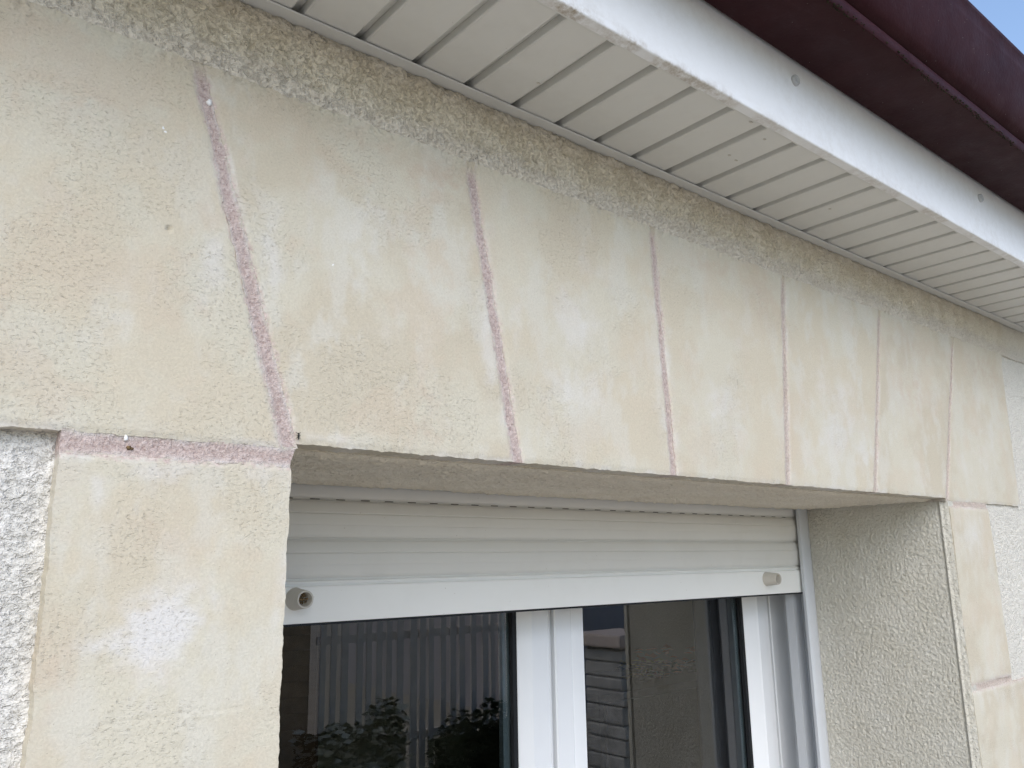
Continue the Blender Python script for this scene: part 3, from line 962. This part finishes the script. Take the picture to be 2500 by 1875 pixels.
cab = tag(box('cabinet', (1.85, 3.2, 1.5, 1.95, ZG + 0.021, -0.545), mat_simple('dark_cabinet', (0.03, 0.03, 0.033, 1), 0.5), None, 0.004),
          'dark low cabinet inside the room behind the right pane', 'cabinet')
box('door', (1.87, 2.51, 1.484, 1.4995, ZG + 0.10, -0.57), M['void'], cab, 0.003)
box('door', (2.53, 3.18, 1.484, 1.4995, ZG + 0.10, -0.57), M['void'], cab, 0.003)
pl = thing('potted_plant', 'yellow and orange leafed plant on the dark cabinet inside the room', 'plant')
rr = random.Random(41)
for nm, colr, x0, x1, z1, cnt in (('leaf_cluster', (0.85, 0.78, 0.22, 1), 2.18, 2.32, -0.47, 26), ('leaf_cluster', (0.72, 0.34, 0.20, 1), 2.26, 2.52, -0.44, 60), ('leaf_cluster', (0.10, 0.12, 0.07, 1), 2.16, 2.56, -0.50, 70)):
    bm = bmesh.new()
    for i in range(cnt):
        c = Vector((rr.uniform(x0, x1), rr.uniform(1.56, 1.72), rr.uniform(-0.535, z1)))
        rot = Matrix.Rotation(rr.uniform(0, 6.28), 3, 'Z') @ Matrix.Rotation(rr.uniform(-0.9, 0.9), 3, 'X')
        vv = [bm.verts.new(c + rot @ Vector(p) * 0.038) for p in ((-0.5, 0, 0), (0, -0.3, 0.08), (0.6, 0, 0), (0, 0.3, 0.08))]
        bm.faces.new(vv)
    bm_obj(nm, bm, mat_simple('leaf_tone_%d' % cnt, colr, 0.8), pl)['kind'] = 'stuff'
bm = bmesh.new()
bmesh.ops.create_cone(bm, cap_ends=True, segments=24, radius1=0.05, radius2=0.065, depth=0.05, matrix=Matrix.Translation((2.36, 1.68, -0.5195)))
bm_obj('pot', bm, M['wood'], pl)
# folded sheet added to imitate frame reflections in the right pane
n, k = 90, 30
u, v = np.meshgrid(np.linspace(0, 1, n), np.linspace(0, 1, k), indexing='ij')
cx = 1.14 + 0.16 * u
cy = 0.50 + 0.018 * np.sin(u * 34 + 0.6 * np.sin(v * 3))
M['reflection_sheet'] = mat_simple('blue_grey_reflection', (0.10, 0.13, 0.18, 1), 0.85)
cu = sheet('reflection_sheet', np.stack([cx, cy, -2.0 + 2.25 * v], -1), None, M['reflection_sheet'], None)
tag(cu, 'blue grey folded sheet added for frame reflections at the right edge of the window', 'reflection_sheet')

# ------------------------------------------------------------------ roof above, ground and surroundings
M['tile'] = mat_simple('brown_roof_tile', (0.16, 0.08, 0.055, 1), 0.85, 0.2, 0.3, 6)
roof = thing('house_roof', 'brown tiled roof slope rising behind the gutter', 'roof')
extrude('roof_slope', [(-0.215, 0.605), (-0.215, 0.630), (4.3, 2.93), (8.8, 0.63), (8.8, 0.605), (4.3, 2.86)], 0, -3.6, 5.6, M['tile'], roof)
box('eaves_light_block', (-3.6, 5.6, -0.157, 0.03, 0.402, 0.42), M['core'], roof)  # unseen board added above the planks to block light
struct(box('wall_rear', (-3.5, 5.5, 8.1, 8.4, ZG, 0.60), M['core']))
for xx in (-3.5, 5.3):
    struct(box('wall_gable', (xx, xx + 0.2, 0.445, 8.099, ZG, 0.75), M['core']))

M['ground'] = mat_simple('grey_gravel', (0.37, 0.335, 0.28, 1), 0.95, 0.1, 0.2, 4)
bm = bmesh.new()
vv = [bm.verts.new(c) for c in ((-600, -600, ZG), (600, -600, ZG), (600, 600, ZG), (-600, 600, ZG))]
bm.faces.new(vv)
struct(bm_obj('ground', bm, M['ground']))

# things behind the viewer that the panes mirror
M['pier'] = mat_simple('grey_rubble_stone', (0.52, 0.50, 0.46, 1), 0.9, 0.2, 0.25, 7)
M['pcap'] = mat_simple('pinkish_cap_stone', (0.66, 0.55, 0.48, 1), 0.9)
M['nwall'] = mat_simple('grey_mauve_render', (0.40, 0.38, 0.40, 1), 0.9, 0.2, 0.1, 2)
M['leafd'] = mat_simple('dark_leaf', (0.030, 0.038, 0.020, 1), 1.0, 0.0, 0.4, 30)
M['leafy'] = mat_simple('yellow_leaf', (0.80, 0.66, 0.16, 1), 0.8)
M['leafo'] = mat_simple('orange_leaf', (0.70, 0.30, 0.14, 1), 0.8)
pier = thing('gate_pillar', 'capped rubble stone gate pillar mirrored in the right pane', 'pillar')
box('pillar_core', (5.47, 5.91, -4.45, -4.03, ZG, -0.86), M['core'], pier)
rr = random.Random(21)
zz = ZG
while zz < -0.93:
    h = rr.uniform(0.10, 0.17)
    h = min(h, -0.86 - zz)
    if h < 0.04:
        break
    sp = 5.45 + rr.uniform(0.14, 0.32)
    for a, b in ((5.45, sp), (sp, 5.93)):
        box('stone', (a + 0.006, b - 0.006, -4.47, -4.01 + rr.uniform(-0.01, 0.02), zz + 0.006, zz + h - 0.006), M['pier'], pier, 0.014)
    zz += h
box('cap', (5.38, 6.0, -4.54, -3.94, -0.86, -0.74), M['pcap'], pier, 0.02)
nb = thing('neighbour_house', 'grey mauve neighbouring house mirrored in the window panes', 'house')
box('wall', (7.5, 20.0, -13.0, -8.0, ZG, 1.6), M['nwall'], nb)
extrude('roof', [(-13.3, 1.602), (-10.5, 3.6), (-7.7, 1.602)], 0, 7.2, 20.3, M['tile'], nb)
fn = thing('board_fence', 'pale vertical board fence mirrored in the left pane', 'fence')
M['board'] = mat_simple('pale_weathered_board', (0.82, 0.75, 0.68, 1), 0.85, 0.2, 0.2, 12)
rr = random.Random(31)
fx = 3.62
b0 = box('board', (0, 0.075, -0.012, 0.012, 0, 1.75), M['board'], fn, 0.004)
first = True
while fx < 6.9:
    o = b0 if first else b0.copy()
    if not first:
        COL.objects.link(o)
    first = False
    o.location = (fx, -6.23 + rr.uniform(-0.01, 0.01), ZG)
    o.scale = (rr.uniform(0.8, 1.1), 1, rr.uniform(0.93, 1.06))
    fx += 0.115 + (0.05 if rr.random() < 0.25 else 0)
for zz in (-1.80, -0.80):
    box('rail', (3.6, 7.0, -6.295, -6.245, zz - 0.04, zz + 0.04), M['board'], fn)


def foliage(name, boxr, count, mats, size, label, cat):
    t = thing(name, label, cat)
    rr_ = random.Random(hash(name) % 1000 if False else len(name) * 7)
    box('branch_core', (boxr[0] + 0.08, boxr[1] - 0.08, boxr[2] + 0.08, boxr[3] - 0.12, boxr[4], boxr[5] - 0.17), M['leafd'], t)
    for mi, (mt, share, zlo) in enumerate(mats):
        bm = bmesh.new()
        for i in range(int(count * share)):
            x = rr_.uniform(boxr[0], boxr[1]); y = rr_.uniform(boxr[2], boxr[3])
            hz = boxr[5] + 0.10 * math.sin(x * 5.1) + 0.06 * math.sin(x * 13 + y)
            z = rr_.uniform(max(boxr[4], zlo), hz) if hz > zlo else hz
            s = size * rr_.uniform(0.6, 1.4)
            rot = Matrix.Rotation(rr_.uniform(0, 6.28), 3, 'Z') @ Matrix.Rotation(rr_.uniform(-1.2, 1.2), 3, 'X')
            c = Vector((x, y, z))
            vv = [bm.verts.new(c + rot @ Vector(p) * s) for p in ((-0.5, 0, 0), (0, -0.28, 0.05), (0.6, 0, 0), (0, 0.28, 0.05))]
            bm.faces.new(vv)
        o = bm_obj('foliage', bm, mt, t)
        o['kind'] = 'stuff'
    return t


hd = foliage('hedge', (6.05, 10.0, -4.9, -4.2, ZG, -1.22), 9000, ((M['leafd'], 0.9, ZG), (M['leafy'], 0.07, -1.30), (M['leafo'], 0.10, -1.34)), 0.06, 'dark clipped hedge with yellow and orange tips mirrored in the right pane', 'hedge')
shed = thing('backdrop_shed', 'brown boarded shed added to tone the left pane reflection', 'shed')  # added, unseen directly: gives the left pane a mid-dark brown reflection
M['shedb'] = mat_simple('brown_shed_board', (0.42, 0.33, 0.22, 1), 0.9, 0.2, 0.3, 5)
box('shed_core', (0.4, 3.50, -8.2, -6.33, ZG, -0.05), M['core'], shed)
b0 = box('board', (0.35, 3.55, 0.0, 0.022, 0.0, 0.138), M['shedb'], shed, 0.004)
for i in range(15):
    o = b0 if i == 0 else b0.copy()
    if i:
        COL.objects.link(o)
    o.location = (0, -6.325, ZG + 0.142 * i)
box('door', (1.1, 1.95, -6.30, -6.27, ZG, -0.35), M['void'], shed)
extrude('roof', [(-8.4, -0.045), (-7.3, 0.6), (-6.1, -0.045)], 0, 0.2, 3.7, M['tile'], shed)
M['leafv'] = mat_simple('pale_variegated_leaf', (0.50, 0.50, 0.42, 1), 0.9, 0.1, 0.3, 30)
foliage('variegated_shrub', (3.1, 4.0, -5.7, -5.2, ZG, -1.42), 2400, ((M['leafd'], 0.6, ZG), (M['leafv'], 0.4, -1.9)), 0.085, 'pale variegated shrub before the shed mirrored in the left pane', 'shrub')
foliage('shrub', (4.6, 6.1, -5.9, -5.5, ZG, -1.60), 2400, ((M['leafd'], 1.0, ZG),), 0.07, 'low dark shrub before the board fence mirrored in the left pane', 'shrub')
